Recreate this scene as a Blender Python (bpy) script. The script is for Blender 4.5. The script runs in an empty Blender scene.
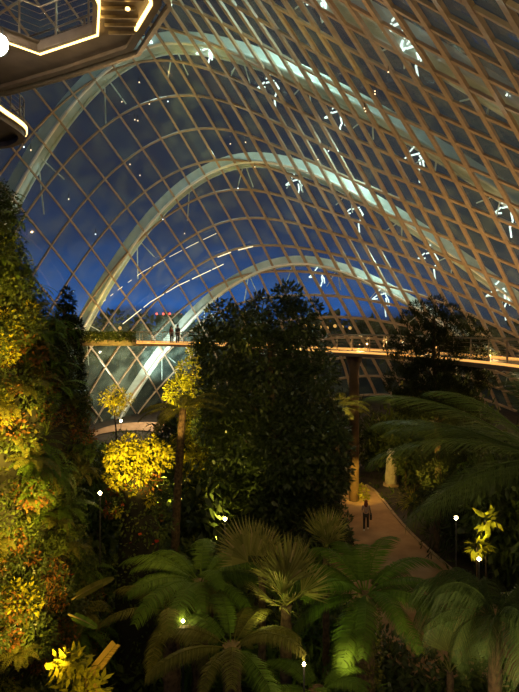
import bpy, math, random
from mathutils import Vector, Matrix, noise
random.seed(7)
R = random.Random(11)
sc = bpy.context.scene
COL = sc.collection
F, CX, CY, EYE = 540.0, 259.5, 326.0, 11.8

def P(px, py, Y):
    """a measured point of the photograph at a known distance, in metres"""
    return Vector(((px - CX) * Y / F, Y, EYE + (CY - py) * Y / F))
def G(px, py):
    Y = F * EYE / (py - CY)
    return Vector(((px - CX) * Y / F, Y, 0))

# ------------------------------------------------------------------ materials
def newmat(name):
    m = bpy.data.materials.new(name); m.use_nodes = True
    nt = m.node_tree; b = nt.nodes['Principled BSDF']
    return m, nt, b
def setin(b, k, v):
    if k in b.inputs: b.inputs[k].default_value = v
def noisy(name, c1, c2, scale=3.0, rough=.8, metal=0.0, bump=0.0, detail=4):
    m, nt, b = newmat(name)
    tc = nt.nodes.new('ShaderNodeTexCoord'); n = nt.nodes.new('ShaderNodeTexNoise')
    n.inputs['Scale'].default_value = scale; n.inputs['Detail'].default_value = detail
    r = nt.nodes.new('ShaderNodeValToRGB')
    r.color_ramp.elements[0].color = (*c1, 1); r.color_ramp.elements[1].color = (*c2, 1)
    r.color_ramp.elements[0].position = .35; r.color_ramp.elements[1].position = .65
    nt.links.new(tc.outputs['Object'], n.inputs['Vector'])
    nt.links.new(n.outputs['Fac'], r.inputs['Fac']); nt.links.new(r.outputs['Color'], b.inputs['Base Color'])
    b.inputs['Roughness'].default_value = rough; b.inputs['Metallic'].default_value = metal
    if bump:
        bp = nt.nodes.new('ShaderNodeBump'); bp.inputs['Strength'].default_value = bump
        nt.links.new(n.outputs['Fac'], bp.inputs['Height']); nt.links.new(bp.outputs['Normal'], b.inputs['Normal'])
    return m
def leafmat(name, c1, c2, c3=None, rough=.65, trans=.25, spec=.12):
    m, nt, b = newmat(name)
    g = nt.nodes.new('ShaderNodeNewGeometry'); r = nt.nodes.new('ShaderNodeValToRGB')
    r.color_ramp.elements[0].color = (*c1, 1); r.color_ramp.elements[1].color = (*c2, 1)
    if c3:
        e = r.color_ramp.elements.new(.93); e.color = (*c2, 1)
        r.color_ramp.elements[2].position = 1; r.color_ramp.elements[2].color = (*c3, 1)
    nt.links.new(g.outputs['Random Per Island'], r.inputs['Fac'])
    nt.links.new(r.outputs['Color'], b.inputs['Base Color'])
    b.inputs['Roughness'].default_value = rough; setin(b, 'Specular IOR Level', spec)
    t = nt.nodes.new('ShaderNodeBsdfTranslucent'); mx = nt.nodes.new('ShaderNodeMixShader')
    mx.inputs[0].default_value = trans
    nt.links.new(r.outputs['Color'], t.inputs['Color'])
    out = nt.nodes['Material Output']
    nt.links.new(b.outputs[0], mx.inputs[1]); nt.links.new(t.outputs[0], mx.inputs[2]); nt.links.new(mx.outputs[0], out.inputs[0])
    return m
def glow(name, col, s):
    m, nt, b = newmat(name)
    b.inputs['Base Color'].default_value = (*col, 1)
    b.inputs['Emission Color'].default_value = (*col, 1); b.inputs['Emission Strength'].default_value = s
    n = nt.nodes.new('ShaderNodeTexNoise'); n.inputs['Scale'].default_value = 40
    nt.links.new(n.outputs['Fac'], b.inputs['Roughness'])
    return m

M = {}
M['beam'] = noisy('grid_beam_steel', (.34, .27, .19), (.42, .34, .24), 1.5, .5)
M['rib'] = noisy('painted_arch_steel', (.62, .70, .66), (.80, .86, .82), .8, .45)
M['ribedge'] = noisy('arch_flange', (.8, .88, .84), (.9, .95, .92), .8, .4)
M['strut'] = glow('glowing_white_strut', (.85, 1, .93), 1.6)  # floodlight falling on the struts is put in as emission
M['deck'] = noisy('walkway_deck', (.10, .075, .05), (.16, .12, .08), 3, .7)
M['under'] = noisy('walkway_underside', (.10, .075, .055), (.15, .11, .08), 2, .55)
M['rail'] = noisy('rail_metal', (.30, .24, .17), (.4, .32, .22), 5, .35, .7)
M['led'] = glow('warm_led', (1, .66, .2), 5)
M['ledsoft'] = glow('warm_deck_led', (1, .5, .12), 1.0)
M['lamp'] = glow('lamp_lens', (1, .93, .8), 60)
M['warmlamp'] = glow('warm_lamp_lens', (1, .72, .32), 40)
M['streak'] = glow('pale_reflection_streak', (1, .88, .55), 1.3)  # walkway lights mirrored in the glass, put in as emission
M['dot'] = glow('small_reflection_dot', (1, .7, .4), 4)  # both dot materials: mirrored lights painted as glow
M['dotw'] = glow('small_white_reflection_dot', (.8, .95, 1), 4)
M['red'] = glow('red_beacon', (1, .08, .05), 6)
M['black'] = noisy('dark_housing', (.02, .02, .02), (.05, .045, .04), 10, .5)
M['path'] = noisy('sandy_path', (.24, .135, .065), (.36, .215, .11), .9, .85, 0, .3, 8)
M['kerb'] = noisy('path_kerb', (.26, .17, .10), (.34, .24, .15), 4, .8, 0, .3)
M['soil'] = noisy('dark_soil', (.018, .013, .008), (.05, .035, .02), 1.2, .95, 0, .6, 8)
M['outer'] = noisy('outside_ground', (.01, .015, .01), (.02, .03, .02), .2, .9)
M['bark'] = noisy('bark', (.035, .022, .014), (.10, .065, .035), 6, .9, 0, .8, 8)
M['fibre'] = noisy('fibrous_trunk', (.05, .03, .015), (.16, .10, .05), 9, .95, 0, .9, 8)
M['conc'] = noisy('brown_column_paint', (.07, .04, .022), (.11, .065, .035), 2, .7)
M['stone'] = noisy('pale_stone', (.35, .30, .26), (.5, .44, .38), 4, .8, 0, .4)
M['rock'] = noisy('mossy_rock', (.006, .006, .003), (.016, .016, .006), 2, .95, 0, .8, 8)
M['tower'] = noisy('tower_facade', (.015, .018, .03), (.03, .032, .045), 2, .8)
M['dark_leaf'] = leafmat('dark_glossy_leaf', (.020, .032, .008), (.06, .085, .02), (.14, .17, .05), rough=.4, spec=.45)
M['conifer'] = leafmat('conifer_needles', (.015, .022, .008), (.035, .048, .015))
M['mid_leaf'] = leafmat('mid_green_leaf', (.035, .055, .012), (.08, .105, .02), (.16, .17, .03))
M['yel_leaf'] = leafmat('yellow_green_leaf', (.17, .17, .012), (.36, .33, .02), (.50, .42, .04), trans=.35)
M['fern'] = leafmat('fern_green', (.06, .11, .012), (.11, .18, .022), trans=.35)
M['fernb'] = leafmat('olive_fern', (.08, .085, .015), (.15, .14, .03), trans=.35)
M['palm'] = leafmat('palm_green', (.045, .075, .02), (.09, .13, .035), trans=.2, rough=.4)
M['fan'] = leafmat('fan_palm_leaf', (.15, .15, .04), (.26, .24, .07), (.4, .28, .14), trans=.3)
M['russet'] = leafmat('russet_leaf', (.10, .045, .015), (.20, .09, .02), (.35, .05, .03))
M['red_leaf'] = leafmat('red_blossom', (.35, .03, .02), (.55, .12, .04), rough=.6)
M['stemm'] = noisy('frond_stalk', (.10, .08, .02), (.18, .14, .04), 8, .6)
M['drygold'] = leafmat('golden_dry_leaf', (.30, .19, .04), (.5, .34, .07), trans=.3)
M['skin'] = noisy('skin', (.45, .28, .2), (.5, .32, .23), 8, .6)
M['hair_red'] = noisy('reddish_hair', (.10, .02, .012), (.18, .04, .02), 20, .6)
M['hair_dark'] = noisy('dark_hair', (.01, .008, .006), (.03, .02, .015), 20, .6)
M['pink'] = noisy('grey_pink_top', (.28, .19, .17), (.36, .25, .22), 10, .8)
M['trous'] = noisy('dark_trousers', (.012, .012, .016), (.03, .03, .035), 10, .8)
M['shoe'] = noisy('white_shoes', (.6, .55, .5), (.7, .65, .6), 10, .6)
M['redtop'] = noisy('dark_red_top', (.16, .03, .025), (.24, .05, .035), 10, .8)
M['darktop'] = noisy('dark_top', (.015, .015, .02), (.03, .03, .035), 10, .8)

def glass():
    m, nt, b = newmat('shell_glass')
    nt.nodes.remove(b)
    out = nt.nodes['Material Output']
    t = nt.nodes.new('ShaderNodeBsdfTransparent'); t.inputs[0].default_value = (.80, .86, .86, 1)
    g = nt.nodes.new('ShaderNodeBsdfGlossy'); g.inputs['Roughness'].default_value = .03
    n = nt.nodes.new('ShaderNodeTexNoise'); n.inputs['Scale'].default_value = .5
    tc = nt.nodes.new('ShaderNodeTexCoord'); bp = nt.nodes.new('ShaderNodeBump'); bp.inputs['Strength'].default_value = .05
    nt.links.new(tc.outputs['Object'], n.inputs['Vector']); nt.links.new(n.outputs['Fac'], bp.inputs['Height'])
    nt.links.new(bp.outputs['Normal'], g.inputs['Normal'])
    f = nt.nodes.new('ShaderNodeFresnel'); ge = nt.nodes.new('ShaderNodeNewGeometry'); mi = nt.nodes.new('ShaderNodeMapRange')
    mi.inputs['To Min'].default_value = 1.45; mi.inputs['To Max'].default_value = 1/1.45
    nt.links.new(ge.outputs['Backfacing'], mi.inputs['Value']); nt.links.new(mi.outputs[0], f.inputs[0])
    mx = nt.nodes.new('ShaderNodeMixShader')
    nt.links.new(f.outputs[0], mx.inputs[0]); nt.links.new(t.outputs[0], mx.inputs[1]); nt.links.new(g.outputs[0], mx.inputs[2])
    df = nt.nodes.new('ShaderNodeBsdfDiffuse'); df.inputs[0].default_value = (.42, .60, .52, 1)  # greenish patchy film: pane reflections and haze put into the colour
    m2 = nt.nodes.new('ShaderNodeMixShader'); n3 = nt.nodes.new('ShaderNodeTexNoise'); n3.inputs['Scale'].default_value = .55; n3.inputs['Detail'].default_value = 3
    mr_ = nt.nodes.new('ShaderNodeMapRange'); mr_.inputs['From Min'].default_value = .4; mr_.inputs['From Max'].default_value = .7; mr_.inputs['To Min'].default_value = .06; mr_.inputs['To Max'].default_value = .24
    nt.links.new(tc.outputs['Object'], n3.inputs['Vector']); nt.links.new(n3.outputs['Fac'], mr_.inputs['Value']); nt.links.new(mr_.outputs[0], m2.inputs[0])
    nt.links.new(mx.outputs[0], m2.inputs[1]); nt.links.new(df.outputs[0], m2.inputs[2]); nt.links.new(m2.outputs[0], out.inputs[0])
    return m
M['glass'] = glass()

# ------------------------------------------------------------------ mesh helpers
class MB:
    def __init__(s): s.v = []; s.f = []
    def quad(s, a, b, c, d):
        i = len(s.v); s.v += [tuple(a), tuple(b), tuple(c), tuple(d)]; s.f.append((i, i+1, i+2, i+3))
    def tri(s, a, b, c):
        i = len(s.v); s.v += [tuple(a), tuple(b), tuple(c)]; s.f.append((i, i+1, i+2))
    def leaf(s, p, d, n, L, W):
        sd = d.cross(n)
        if sd.length < 1e-5: sd = d.orthogonal()
        sd.normalize(); up = sd.cross(d)
        i = len(s.v)
        s.v += [tuple(p), tuple(p + d*L*.45 + sd*W*.5 - up*W*.12), tuple(p + d*L - up*L*.12), tuple(p + d*L*.45 - sd*W*.5 - up*W*.12)]
        s.f.append((i, i+1, i+2, i+3))
    def box(s, c, sx, sy, sz, rot=None):
        i = len(s.v); c = Vector(c)
        for x in (-1, 1):
            for y in (-1, 1):
                for z in (-1, 1):
                    q = Vector((x*sx/2, y*sy/2, z*sz/2))
                    if rot: q = rot @ q
                    s.v.append(tuple(c + q))
        for f in ((0,1,3,2),(4,6,7,5),(0,4,5,1),(2,3,7,6),(0,2,6,4),(1,5,7,3)): s.f.append(tuple(i+k for k in f))
    def tube(s, pts, rad, n=8, cap=True):
        pts = [Vector(p) for p in pts]; m = len(pts)
        if not hasattr(rad, '__len__'): rad = [rad]*m
        i0 = len(s.v); u = None
        for k in range(m):
            t = (pts[min(k+1, m-1)] - pts[max(k-1, 0)]).normalized()
            if u is None: u = t.orthogonal().normalized()
            u = (u - t*u.dot(t)).normalized(); w = t.cross(u)
            for j in range(n):
                a = 2*math.pi*j/n
                s.v.append(tuple(pts[k] + (u*math.cos(a) + w*math.sin(a))*rad[k]))
        for k in range(m-1):
            for j in range(n):
                a = i0+k*n+j; b = i0+k*n+(j+1) % n
                s.f.append((a, b, b+n, a+n))
        if cap:
            s.f.append(tuple(i0+j for j in range(n))[::-1]); s.f.append(tuple(i0+(m-1)*n+j for j in range(n)))
    def sweep(s, pts, wvec, nvec, w, d0, d1):
        """rectangular bar along pts; per-point side vector and normal vector, from d0 to d1 along the normal"""
        i0 = len(s.v); m = len(pts)
        for k in range(m):
            for a, b in ((-1, d0), (1, d0), (1, d1), (-1, d1)):
                s.v.append(tuple(pts[k] + wvec[k]*a*(w[k] if hasattr(w, '__len__') else w)/2 + nvec[k]*b))
        for k in range(m-1):
            for j in range(4):
                a = i0+k*4+j; b = i0+k*4+(j+1) % 4
                s.f.append((a, b, b+4, a+4))
        s.f.append((i0+3, i0+2, i0+1, i0)); e = i0+(m-1)*4; s.f.append((e, e+1, e+2, e+3))
    def prism(s, poly, z0, z1):
        i = len(s.v); n = len(poly)
        s.v += [(p[0], p[1], z0) for p in poly] + [(p[0], p[1], z1) for p in poly]
        s.f.append(tuple(i+k for k in range(n))[::-1]); s.f.append(tuple(i+n+k for k in range(n)))
        for k in range(n): s.f.append((i+k, i+(k+1) % n, i+n+(k+1) % n, i+n+k))
    def ball(s, c, r, n=8, m=6):
        c = Vector(c); i0 = len(s.v)
        if not hasattr(r, '__len__'): r = (r, r, r)
        s.v.append((c.x, c.y, c.z-r[2]))
        for k in range(1, m):
            ph = -math.pi/2 + math.pi*k/m
            for j in range(n):
                a = 2*math.pi*j/n
                s.v.append((c.x+r[0]*math.cos(ph)*math.cos(a), c.y+r[1]*math.cos(ph)*math.sin(a), c.z+r[2]*math.sin(ph)))
        s.v.append((c.x, c.y, c.z+r[2])); top = len(s.v)-1
        for j in range(n):
            s.f.append((i0, i0+1+(j+1) % n, i0+1+j)); s.f.append((top, top-n+j, top-n+(j+1) % n))
        for k in range(m-2):
            for j in range(n):
                a = i0+1+k*n+j; b = i0+1+k*n+(j+1) % n
                s.f.append((a, b, b+n, a+n))
    def mesh(s, name, mat, smooth=False):
        me = bpy.data.meshes.new(name); me.from_pydata(s.v, [], s.f); me.materials.append(mat)
        if smooth: me.polygons.foreach_set('use_smooth', [True]*len(me.polygons))
        me.update(); return me

def link(name, me, parent=None, loc=(0, 0, 0), rot=(0, 0, 0), scale=None):
    o = bpy.data.objects.new(name, me); COL.objects.link(o); o.parent = parent
    o.location = loc; o.rotation_euler = rot
    if scale: o.scale = (scale, scale, scale) if not hasattr(scale, '__len__') else scale
    return o
def tag(o, label, cat, group=None, kind=None):
    if label: o['label'] = label
    if cat: o['category'] = cat
    if group: o['group'] = group
    if kind: o['kind'] = kind
    return o
def thing(name, label, cat, loc=(0, 0, 0), rz=0, group=None):
    o = link(name, None, None, loc, (0, 0, rz)); o.empty_display_size = .2
    return tag(o, label, cat, group)
def struct(name, me, label=None):
    o = link(name, me); o['kind'] = 'structure'
    if label: tag(o, label, name.split('_')[0])
    return o
def copy_tree(o, parent=None):
    c = o.copy(); COL.objects.link(c); c.parent = parent
    for ch in list(o.children): copy_tree(ch, c)
    return c
def rv(rr=R):
    while True:
        v = Vector((rr.uniform(-1, 1), rr.uniform(-1, 1), rr.uniform(-1, 1)))
        if .05 < v.length < 1: return v.normalized()

# ------------------------------------------------------------------ the shell surface
def lerp_tab(t, x):
    if x <= t[0][0]: return t[0][1]
    for (a, b), (c, d) in zip(t, t[1:]):
        if x <= c: return b + (d-b)*(x-a)/(c-a)
    return t[-1][1]
def quad3(Y, a, b, c):
    t = (Y-58)/12; return b + (c-a)/2*t + (c+a-2*b)/2*t*t
def prm(Y):
    Yb = max(Y, 10)
    return (quad3(Yb, -7, -.5, 5.2), quad3(Yb, 23.3, 17.0, 7.6), quad3(Yb, .072, .055, .038),
            lerp_tab([(10, .034), (34, .037), (46, .040), (58, .0465), (70, .045), (90, .045)], Yb))
def SZ(x, Y):
    xa, za, a, b = prm(Y); d = x - xa
    return EYE + (za - a*d*d if d < 0 else za - b*d*d/(1+.05*d))
def SN(x, Y):
    e = .05
    n = Vector((-(SZ(x+e, Y)-SZ(x-e, Y))/(2*e), -(SZ(x, Y+e)-SZ(x, Y-e))/(2*e), 1))
    return n.normalized()
def SP(x, Y): return Vector((x, Y, SZ(x, Y)))
def hit(px, py):
    lo = None; Y = 20.0
    while Y < 90:
        x = (px-CX)*Y/F; z = EYE + (CY-py)*Y/F
        if z > SZ(x, Y): break
        Y += .1
    lo, hi = Y-.1, Y
    for _ in range(14):
        m = (lo+hi)/2
        if EYE + (CY-py)*m/F > SZ((px-CX)*m/F, m): hi = m
        else: lo = m
    return (px-CX)*hi/F, hi

def resample(pts, step):
    out = [pts[0]]; acc = 0
    for a, b in zip(pts, pts[1:]):
        acc += (SP(*b)-SP(*a)).length
        if acc >= step: out.append(b); acc = 0
    return out
def bar(xy, w, d0, d1):
    pts = [SP(*p) for p in xy]; n = [SN(*p) for p in xy]; wv = []
    for k in range(len(pts)):
        t = (pts[min(k+1, len(pts)-1)] - pts[max(k-1, 0)]).normalized()
        wv.append(t.cross(n[k]).normalized())
    mb = MB(); mb.sweep(pts, wv, n, [w*lerp_tab([(-12, .42), (-4, .6), (4, .9), (12, 1.1)], p[0]) for p in xy], d0, d1); return mb
def runs(seq):
    cur = []; out = []
    for p in seq:
        if SZ(*p) >= -.05 and 8 <= p[1] <= 92: cur.append(p)
        else:
            if len(cur) > 4: out.append(cur)
            cur = []
    if len(cur) > 4: out.append(cur)
    return out

shell = thing('ceiling', 'tall glass and steel grid shell arching over the garden', 'glass shell'); shell['kind'] = 'structure'
# glazing
mb = MB(); NX, NY = 120, 84
def foot(Y, side):
    xa, za, a, b = prm(Y); h = za + EYE
    if h <= 0: return xa
    if side < 0: return xa - math.sqrt(h/a)
    k = .05*h; return xa + (k + math.sqrt(k*k + 4*b*h))/(2*b)
rows = []
for j in range(NY+1):
    Y = 8 + (86.6-8)*j/NY; l, r = foot(Y, -1), foot(Y, 1); row = []
    for i in range(NX+1):
        u = i/NX; u = l + (r-l)*(.5-.5*math.cos(math.pi*u)); row.append(len(mb.v)); mb.v.append(tuple(SP(u, Y)))
    rows.append(row)
for j in range(NY):
    for i in range(NX): mb.f.append((rows[j][i], rows[j][i+1], rows[j+1][i+1], rows[j+1][i]))
link('glazing', mb.mesh('glazing', M['glass'], True), shell)
# transverse beams
KB = [(-20, .22), (0, .25), (5, .08), (10, -.18), (16, -.40), (30, -.5), (50, -.4)]
for k in range(-10, 22):
    Yb = 47 + 3.02*k
    seq = []; x, Y = -6.0, Yb
    while x > -45: seq.append((x, Y)); x -= .25; Y -= .25*lerp_tab(KB, x)
    seq = seq[::-1]; x, Y = -6.0, Yb
    while x < 62: x += .25; Y += .25*lerp_tab(KB, x); seq.append((x, Y))
    for r in runs(seq):
        r = resample(r, .9)
        if len(r) > 3: link('cross_beam', bar(r, .32, -.2, -.03).mesh('cross_beam', M['beam']), shell)
# diagonal beams
SL = [(-22, .33), (-6, .43), (5, .62), (12, .80), (22, 1.0), (40, 1.05)]
SPC = [(-45, 1.7), (-8, 1.6), (-4, 1.6), (4, 1.65), (14, 2.1), (27, 2.9), (60, 3.4)]
FD = [(0, .12), (3, .18), (5, .25), (9, .30), (12, .38), (20, .5), (30, 2)]
def slope_a(x, Y): return min(lerp_tab(SL, x), lerp_tab(FD, x - foot(Y, -1)))
x0 = -46.0
while x0 < 70:
    back = []; x, Y = x0, 56.0
    while Y > 8: back.append((x, Y)); x -= .25*slope_a(x, Y); Y -= .25
    fw = []; x, Y = x0, 56.0
    while Y < 90: x += .25*slope_a(x, Y); Y += .25; fw.append((x, Y))
    for r in runs(back[::-1] + fw):
        r = resample(r, .9)
        if len(r) > 3: link('diagonal_beam', bar(r, .36, -.24, -.03).mesh('diagonal_beam', M['beam']), shell)
    x0 += lerp_tab(SPC, x0)

# arches outside the glass
ARCH = {34: 'overhead', 46: 'nearest', 58: 'middle', 70: 'farthest'}
LAB = {34: 'white steel arch outside the glass, dim, highest at the upper right',
       46: 'tall pale steel arch outside the glass sweeping up from left edge to the upper walkway',
       58: 'middle pale steel arch outside the glass, its left foot above the far walkway end',
       70: 'lowest pale steel arch outside the glass, framing bright blue sky beside the big tree'}
for Ya in ARCH:
    l, r = foot(Ya, -1)-2.2, foot(Ya, 1)+2
    xy = []; x = l
    def AZ(x): return SZ(x, Ya)
    pts = []; nn = []
    while x < r:
        e = .1; t = Vector((2*e, 0, AZ(x+e)-AZ(x-e))).normalized(); n = Vector((-t.z, 0, t.x))
        pts.append(Vector((x, Ya, AZ(x)))); nn.append(n); x += .5
    wv = [Vector((0, 1, 0))]*len(pts)
    a = thing('steel_arch', LAB[Ya], 'arch', (0, 0, 0), 0, None)
    mb = MB(); mb.sweep(pts, wv, nn, 1.4, .45, 1.45); link('box_rib', mb.mesh('box_rib', M['rib']), a)
    for s, d in ((-.8, .4), (.8, .4)):
        mb = MB(); mb.tube([p + Vector((0, s, 0)) + n*d for p, n in zip(pts, nn)], .16, 8)
        link('edge_tube', mb.mesh('edge_tube', M['ribedge'], True), a)
    # ties from arch to the grid
    k = 4
    while k < len(pts)-4:
        p = pts[k] + nn[k]*.7
        for s in (-1, 1):
            x = pts[k].x + .9*s; q = SP(x, Ya + 2.2)
            mb = MB(); mb.tube([p, q + SN(x, Ya+2.2)*.1], .06, 6); link('tie_rod', mb.mesh('tie_rod', M['ribedge']), a)
        k += 11

# bright strut clusters at the grid nodes, their floodlit look put in as emission
CL = [(207, 58, .8), (272, 92, 1), (338, 122, 1), (416, 165, 1.05), (508, 218, 1.15), (297, 188, .8), (357, 217, .9), (432, 262, 1.0),
      (384, 302, .85), (320, 280, .75), (502, 300, 1.15), (398, 38, 1.2), (412, 60, 1.1), (318, 10, .9), (150, 45, .5)]
STK = [((-9, -13), (-5, -17)), ((-18, -2), (-11, -7)), ((-18, -2), (-10, -1)), ((-8, -8), (1, -9)), ((2, -8), (6, 1)), ((2, -3), (3, 7)), ((6, -1), (7, 9)), ((1, 12), (2, 25)), ((1, 12), (2, 8))]
CL2 = CL
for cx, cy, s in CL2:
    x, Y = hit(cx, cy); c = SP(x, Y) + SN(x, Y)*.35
    t = thing('strut_cluster', 'cluster of short bright white struts on the outside of the glass shell', 'strut', c, 0, 'glowing strut clusters between the arches and the grid')
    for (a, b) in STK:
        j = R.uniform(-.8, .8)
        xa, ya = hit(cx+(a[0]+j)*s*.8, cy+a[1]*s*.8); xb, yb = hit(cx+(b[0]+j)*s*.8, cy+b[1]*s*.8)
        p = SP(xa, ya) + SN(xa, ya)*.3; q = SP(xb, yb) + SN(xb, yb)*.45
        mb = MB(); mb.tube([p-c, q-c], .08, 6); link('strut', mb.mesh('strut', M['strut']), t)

# reflections of walkway lights in the glass, built as glowing bars
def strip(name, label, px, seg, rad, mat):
    t = thing(name, label, 'light reflection', (0, 0, 0))
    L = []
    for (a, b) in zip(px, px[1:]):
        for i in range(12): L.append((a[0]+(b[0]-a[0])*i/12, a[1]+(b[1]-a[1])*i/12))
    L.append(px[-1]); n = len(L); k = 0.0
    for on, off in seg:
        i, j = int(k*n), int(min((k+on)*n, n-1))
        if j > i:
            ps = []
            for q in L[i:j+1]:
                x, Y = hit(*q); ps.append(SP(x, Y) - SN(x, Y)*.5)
            mb = MB(); mb.tube(ps, rad, 6); link('reflection_bar', mb.mesh('reflection_bar', mat), t)
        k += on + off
strip('light_line', 'long bright pale reflection of walkway lights, built as glowing bars along the glass low above the far walkway', [(120, 322), (148, 300), (175, 284), (205, 270), (222, 262)], [(.17, .015), (.2, .02), (.19, .02), (.2, .02), (.2, .02)], .045, M['streak'])
strip('light_line', 'short bright pale dashes of reflected light, built as glowing bars, high on the glass right of the long streak', [(216, 255), (232, 249), (252, 244)], [(.42, .2), (.4, 0)], .055, M['streak'])
strip('light_line', 'fine dotted line of pale reflected lights, built as glowing bars on the glass above the long streak', [(100, 300), (118, 286), (140, 270), (165, 256), (190, 243), (217, 230)], [(.04, .05)]*4+[(.1, .03)]*5, .022, M['streak'])
for px, py, w in [(119, 99, 0), (137, 79, 0), (132, 117, 0), (78, 54, 0), (166, 98, 1), (182, 231, 0), (135, 118, 0), (127, 162, 0), (137, 173, 0), (160, 217, 1), (147, 101, 0), (255, 163, 0), (237, 185, 1), (65, 197, 0), (92, 232, 1), (379, 84, 0), (368, 102, 0), (393, 64, 0), (20, 145, 1), (27, 148, 0), (246, 138, 0), (230, 140, 0), (379, 87, 0), (369, 105, 0), (320, 155, 0), (331, 146, 1)]:
    x, Y = hit(px, py); c = SP(x, Y) - SN(x, Y)*.6
    t = thing('reflection_dot', 'tiny reflected light built as a glowing dot on the glass grid', 'lamp', c, 0, 'tiny reflected lights dotted over the glass grid')
    mb = MB(); mb.ball((0, 0, 0), .045 if not w else .05, 8, 6); link('lens', mb.mesh('lens', M['dotw' if w else 'dot']), t)  # glowing ball stands in for a light mirrored in the glass
    mb = MB(); mb.tube([(0, 0, .05), (0, 0, .5)], .03, 6); link('stem', mb.mesh('stem', M['black']), t)  # stem is made up, the dot is a reflection

# ------------------------------------------------------------------ ground, path
mb = MB(); n = 70
gv = []
for j in range(n+1):
    for i in range(n+1):
        x = -40 + 110*i/n; y = 0 + 90*j/n
        mb.v.append((x, y, -.06 + .05*noise.noise(Vector((x*.3, y*.3, 0)))))
for j in range(n):
    for i in range(n): mb.f.append((j*(n+1)+i, j*(n+1)+i+1, (j+1)*(n+1)+i+1, (j+1)*(n+1)+i))
struct('floor', mb.mesh('floor', M['soil'], True))
mb = MB(); mb.quad((-400, -50, -.4), (400, -50, -.4), (400, 700, -.4), (-400, 700, -.4)); struct('ground', mb.mesh('ground', M['outer']))
def smooth(poly, it=2):
    for _ in range(it):
        out = [poly[0]]
        for a, b in zip(poly, poly[1:]): out += [a*.75+b*.25, a*.25+b*.75]
        out.append(poly[-1]); poly = out
    return poly
right = smooth([G(366, 486), G(377, 493), G(405, 530), G(450, 570), G(485, 600), G(530, 640)])
left = smooth([G(352, 486), G(344, 493), G(332, 530), G(328, 580), G(345, 625), G(385, 662), G(440, 690), G(540, 705)])
path = thing('garden_path', 'sandy brown walking path curving past the walking woman', 'path')
n = 60
def at(poly, t):
    k = t*(len(poly)-1); i = min(int(k), len(poly)-2); return poly[i].lerp(poly[i+1], k-i)
mb = MB()
for i in range(n+1): mb.v += [tuple(at(left, i/n)+Vector((0, 0, .05))), tuple(at(right, i/n)+Vector((0, 0, .05)))]
for i in range(n): mb.f.append((2*i, 2*i+1, 2*i+3, 2*i+2))
link('paving', mb.mesh('paving', M['path']), path)
for poly in (left, right):
    mb = MB(); mb.sweep([at(poly, i/n) for i in range(n+1)], [(at(poly, min(i+1, n)/n)-at(poly, max(i-1, 0)/n)).normalized().cross(Vector((0, 0, 1))) for i in range(n+1)], [Vector((0, 0, 1))]*(n+1), .16, -.1, .13)
    link('kerb', mb.mesh('kerb', M['kerb']), path)
p2 = thing('garden_path', 'short reddish-brown path crest far back below the walkway at left', 'path')
mb = MB(); cc = [G(78, 446), G(100, 432), G(130, 426), G(165, 427), G(195, 436)]
cc = smooth(cc)
for c in cc: mb.v += [(c.x-.4, c.y-2.6, .06), (c.x, c.y, .5), (c.x+.3, c.y+2.6, .06)]
for i in range(len(cc)-1):
    for k in (0, 1): mb.f.append((3*i+k, 3*i+3+k, 3*i+4+k, 3*i+1+k))
link('paving', mb.mesh('paving', M['path'], True), p2)

# ------------------------------------------------------------------ walkways
def rail_run(parent, line, z, side, posts=1.4, h=1.1, mesh_n=True, mat=None):
    """handrail, mid wires and posts along a plan line"""
    mat = mat or M['rail']
    mb = MB(); mb.tube([Vector((p.x, p.y, z+h)) for p in line], .035, 6); link('handrail', mb.mesh('handrail', mat, True), parent)
    for q in (.2, .4, .6, .8):
        mb = MB(); mb.tube([Vector((p.x, p.y, z+h*q)) for p in line], .012, 4); link('rail_wire', mb.mesh('rail_wire', mat), parent)
    acc = 0; pm = None
    for a, b in zip(line, line[1:]):
        L = (b-a).length; t = posts - acc
        while t < L:
            q = a.lerp(b, t/L)
            if pm is None:
                m2 = MB(); m2.box((0, 0, h/2), .05, .05, h); pm = m2.mesh('post', mat)
            link('post', pm, parent, (q.x, q.y, z)); t += posts
        acc = L - (t - posts)
def offs(line, d):
    out = []
    for i, p in enumerate(line):
        t = (line[min(i+1, len(line)-1)] - line[max(i-1, 0)]); t.z = 0; t.normalize()
        out.append(p + Vector((t.y, -t.x, 0))*d)
    return out
DZ = EYE - 1.7
near = smooth([Vector(v) for v in ((-19, 54.5, 0), (-13, 54.8, 0), (-7.5, 52.0, 0), (-1.5, 45.5, 0), (3.6, 38.3, 0), (9.0, 31.6, 0), (10.7, 25.5, 0), (11.2, 21.5, 0), (11.4, 14, 0))], 2)
far = offs(near, -1.9)
wk = thing('walkway', 'far gold-lit aerial walkway with thin railings crossing below the arches', 'walkway')
def ribbon(l1, l2, z0, z1):
    mb = MB()
    for a, b in zip(l1, l2): mb.v += [(a.x, a.y, z0), (a.x, a.y, z1), (b.x, b.y, z1), (b.x, b.y, z0)]
    m = len(l1)
    for i in range(m-1):
        for k in range(4): mb.f.append((4*i+k, 4*i+(k+1) % 4, 4*i+4+(k+1) % 4, 4*i+4+k))
    mb.f.append((0, 1, 2, 3)); mb.f.append((4*m-1, 4*m-2, 4*m-3, 4*m-4)); return mb
link('deck', ribbon(near, far, DZ-.3, DZ-.08).mesh('deck', M['under']), wk)
link('deck_surface', ribbon(offs(near, -.08), offs(far, .08), DZ-.075, DZ).mesh('deck_surface', M['deck']), wk)
link('light_line', ribbon(offs(near, .03), offs(near, -.05), DZ-.07, DZ+.04).mesh('light_line', M['ledsoft']), wk)
link('far_light_strip', ribbon(offs(far, .06), offs(far, .0), DZ+.02, DZ+.16).mesh('far_light_strip', M['ledsoft']), wk)
rail_run(wk, offs(near, -.1), DZ, 1); rail_run(wk, offs(far, .1), DZ, 1)
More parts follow.
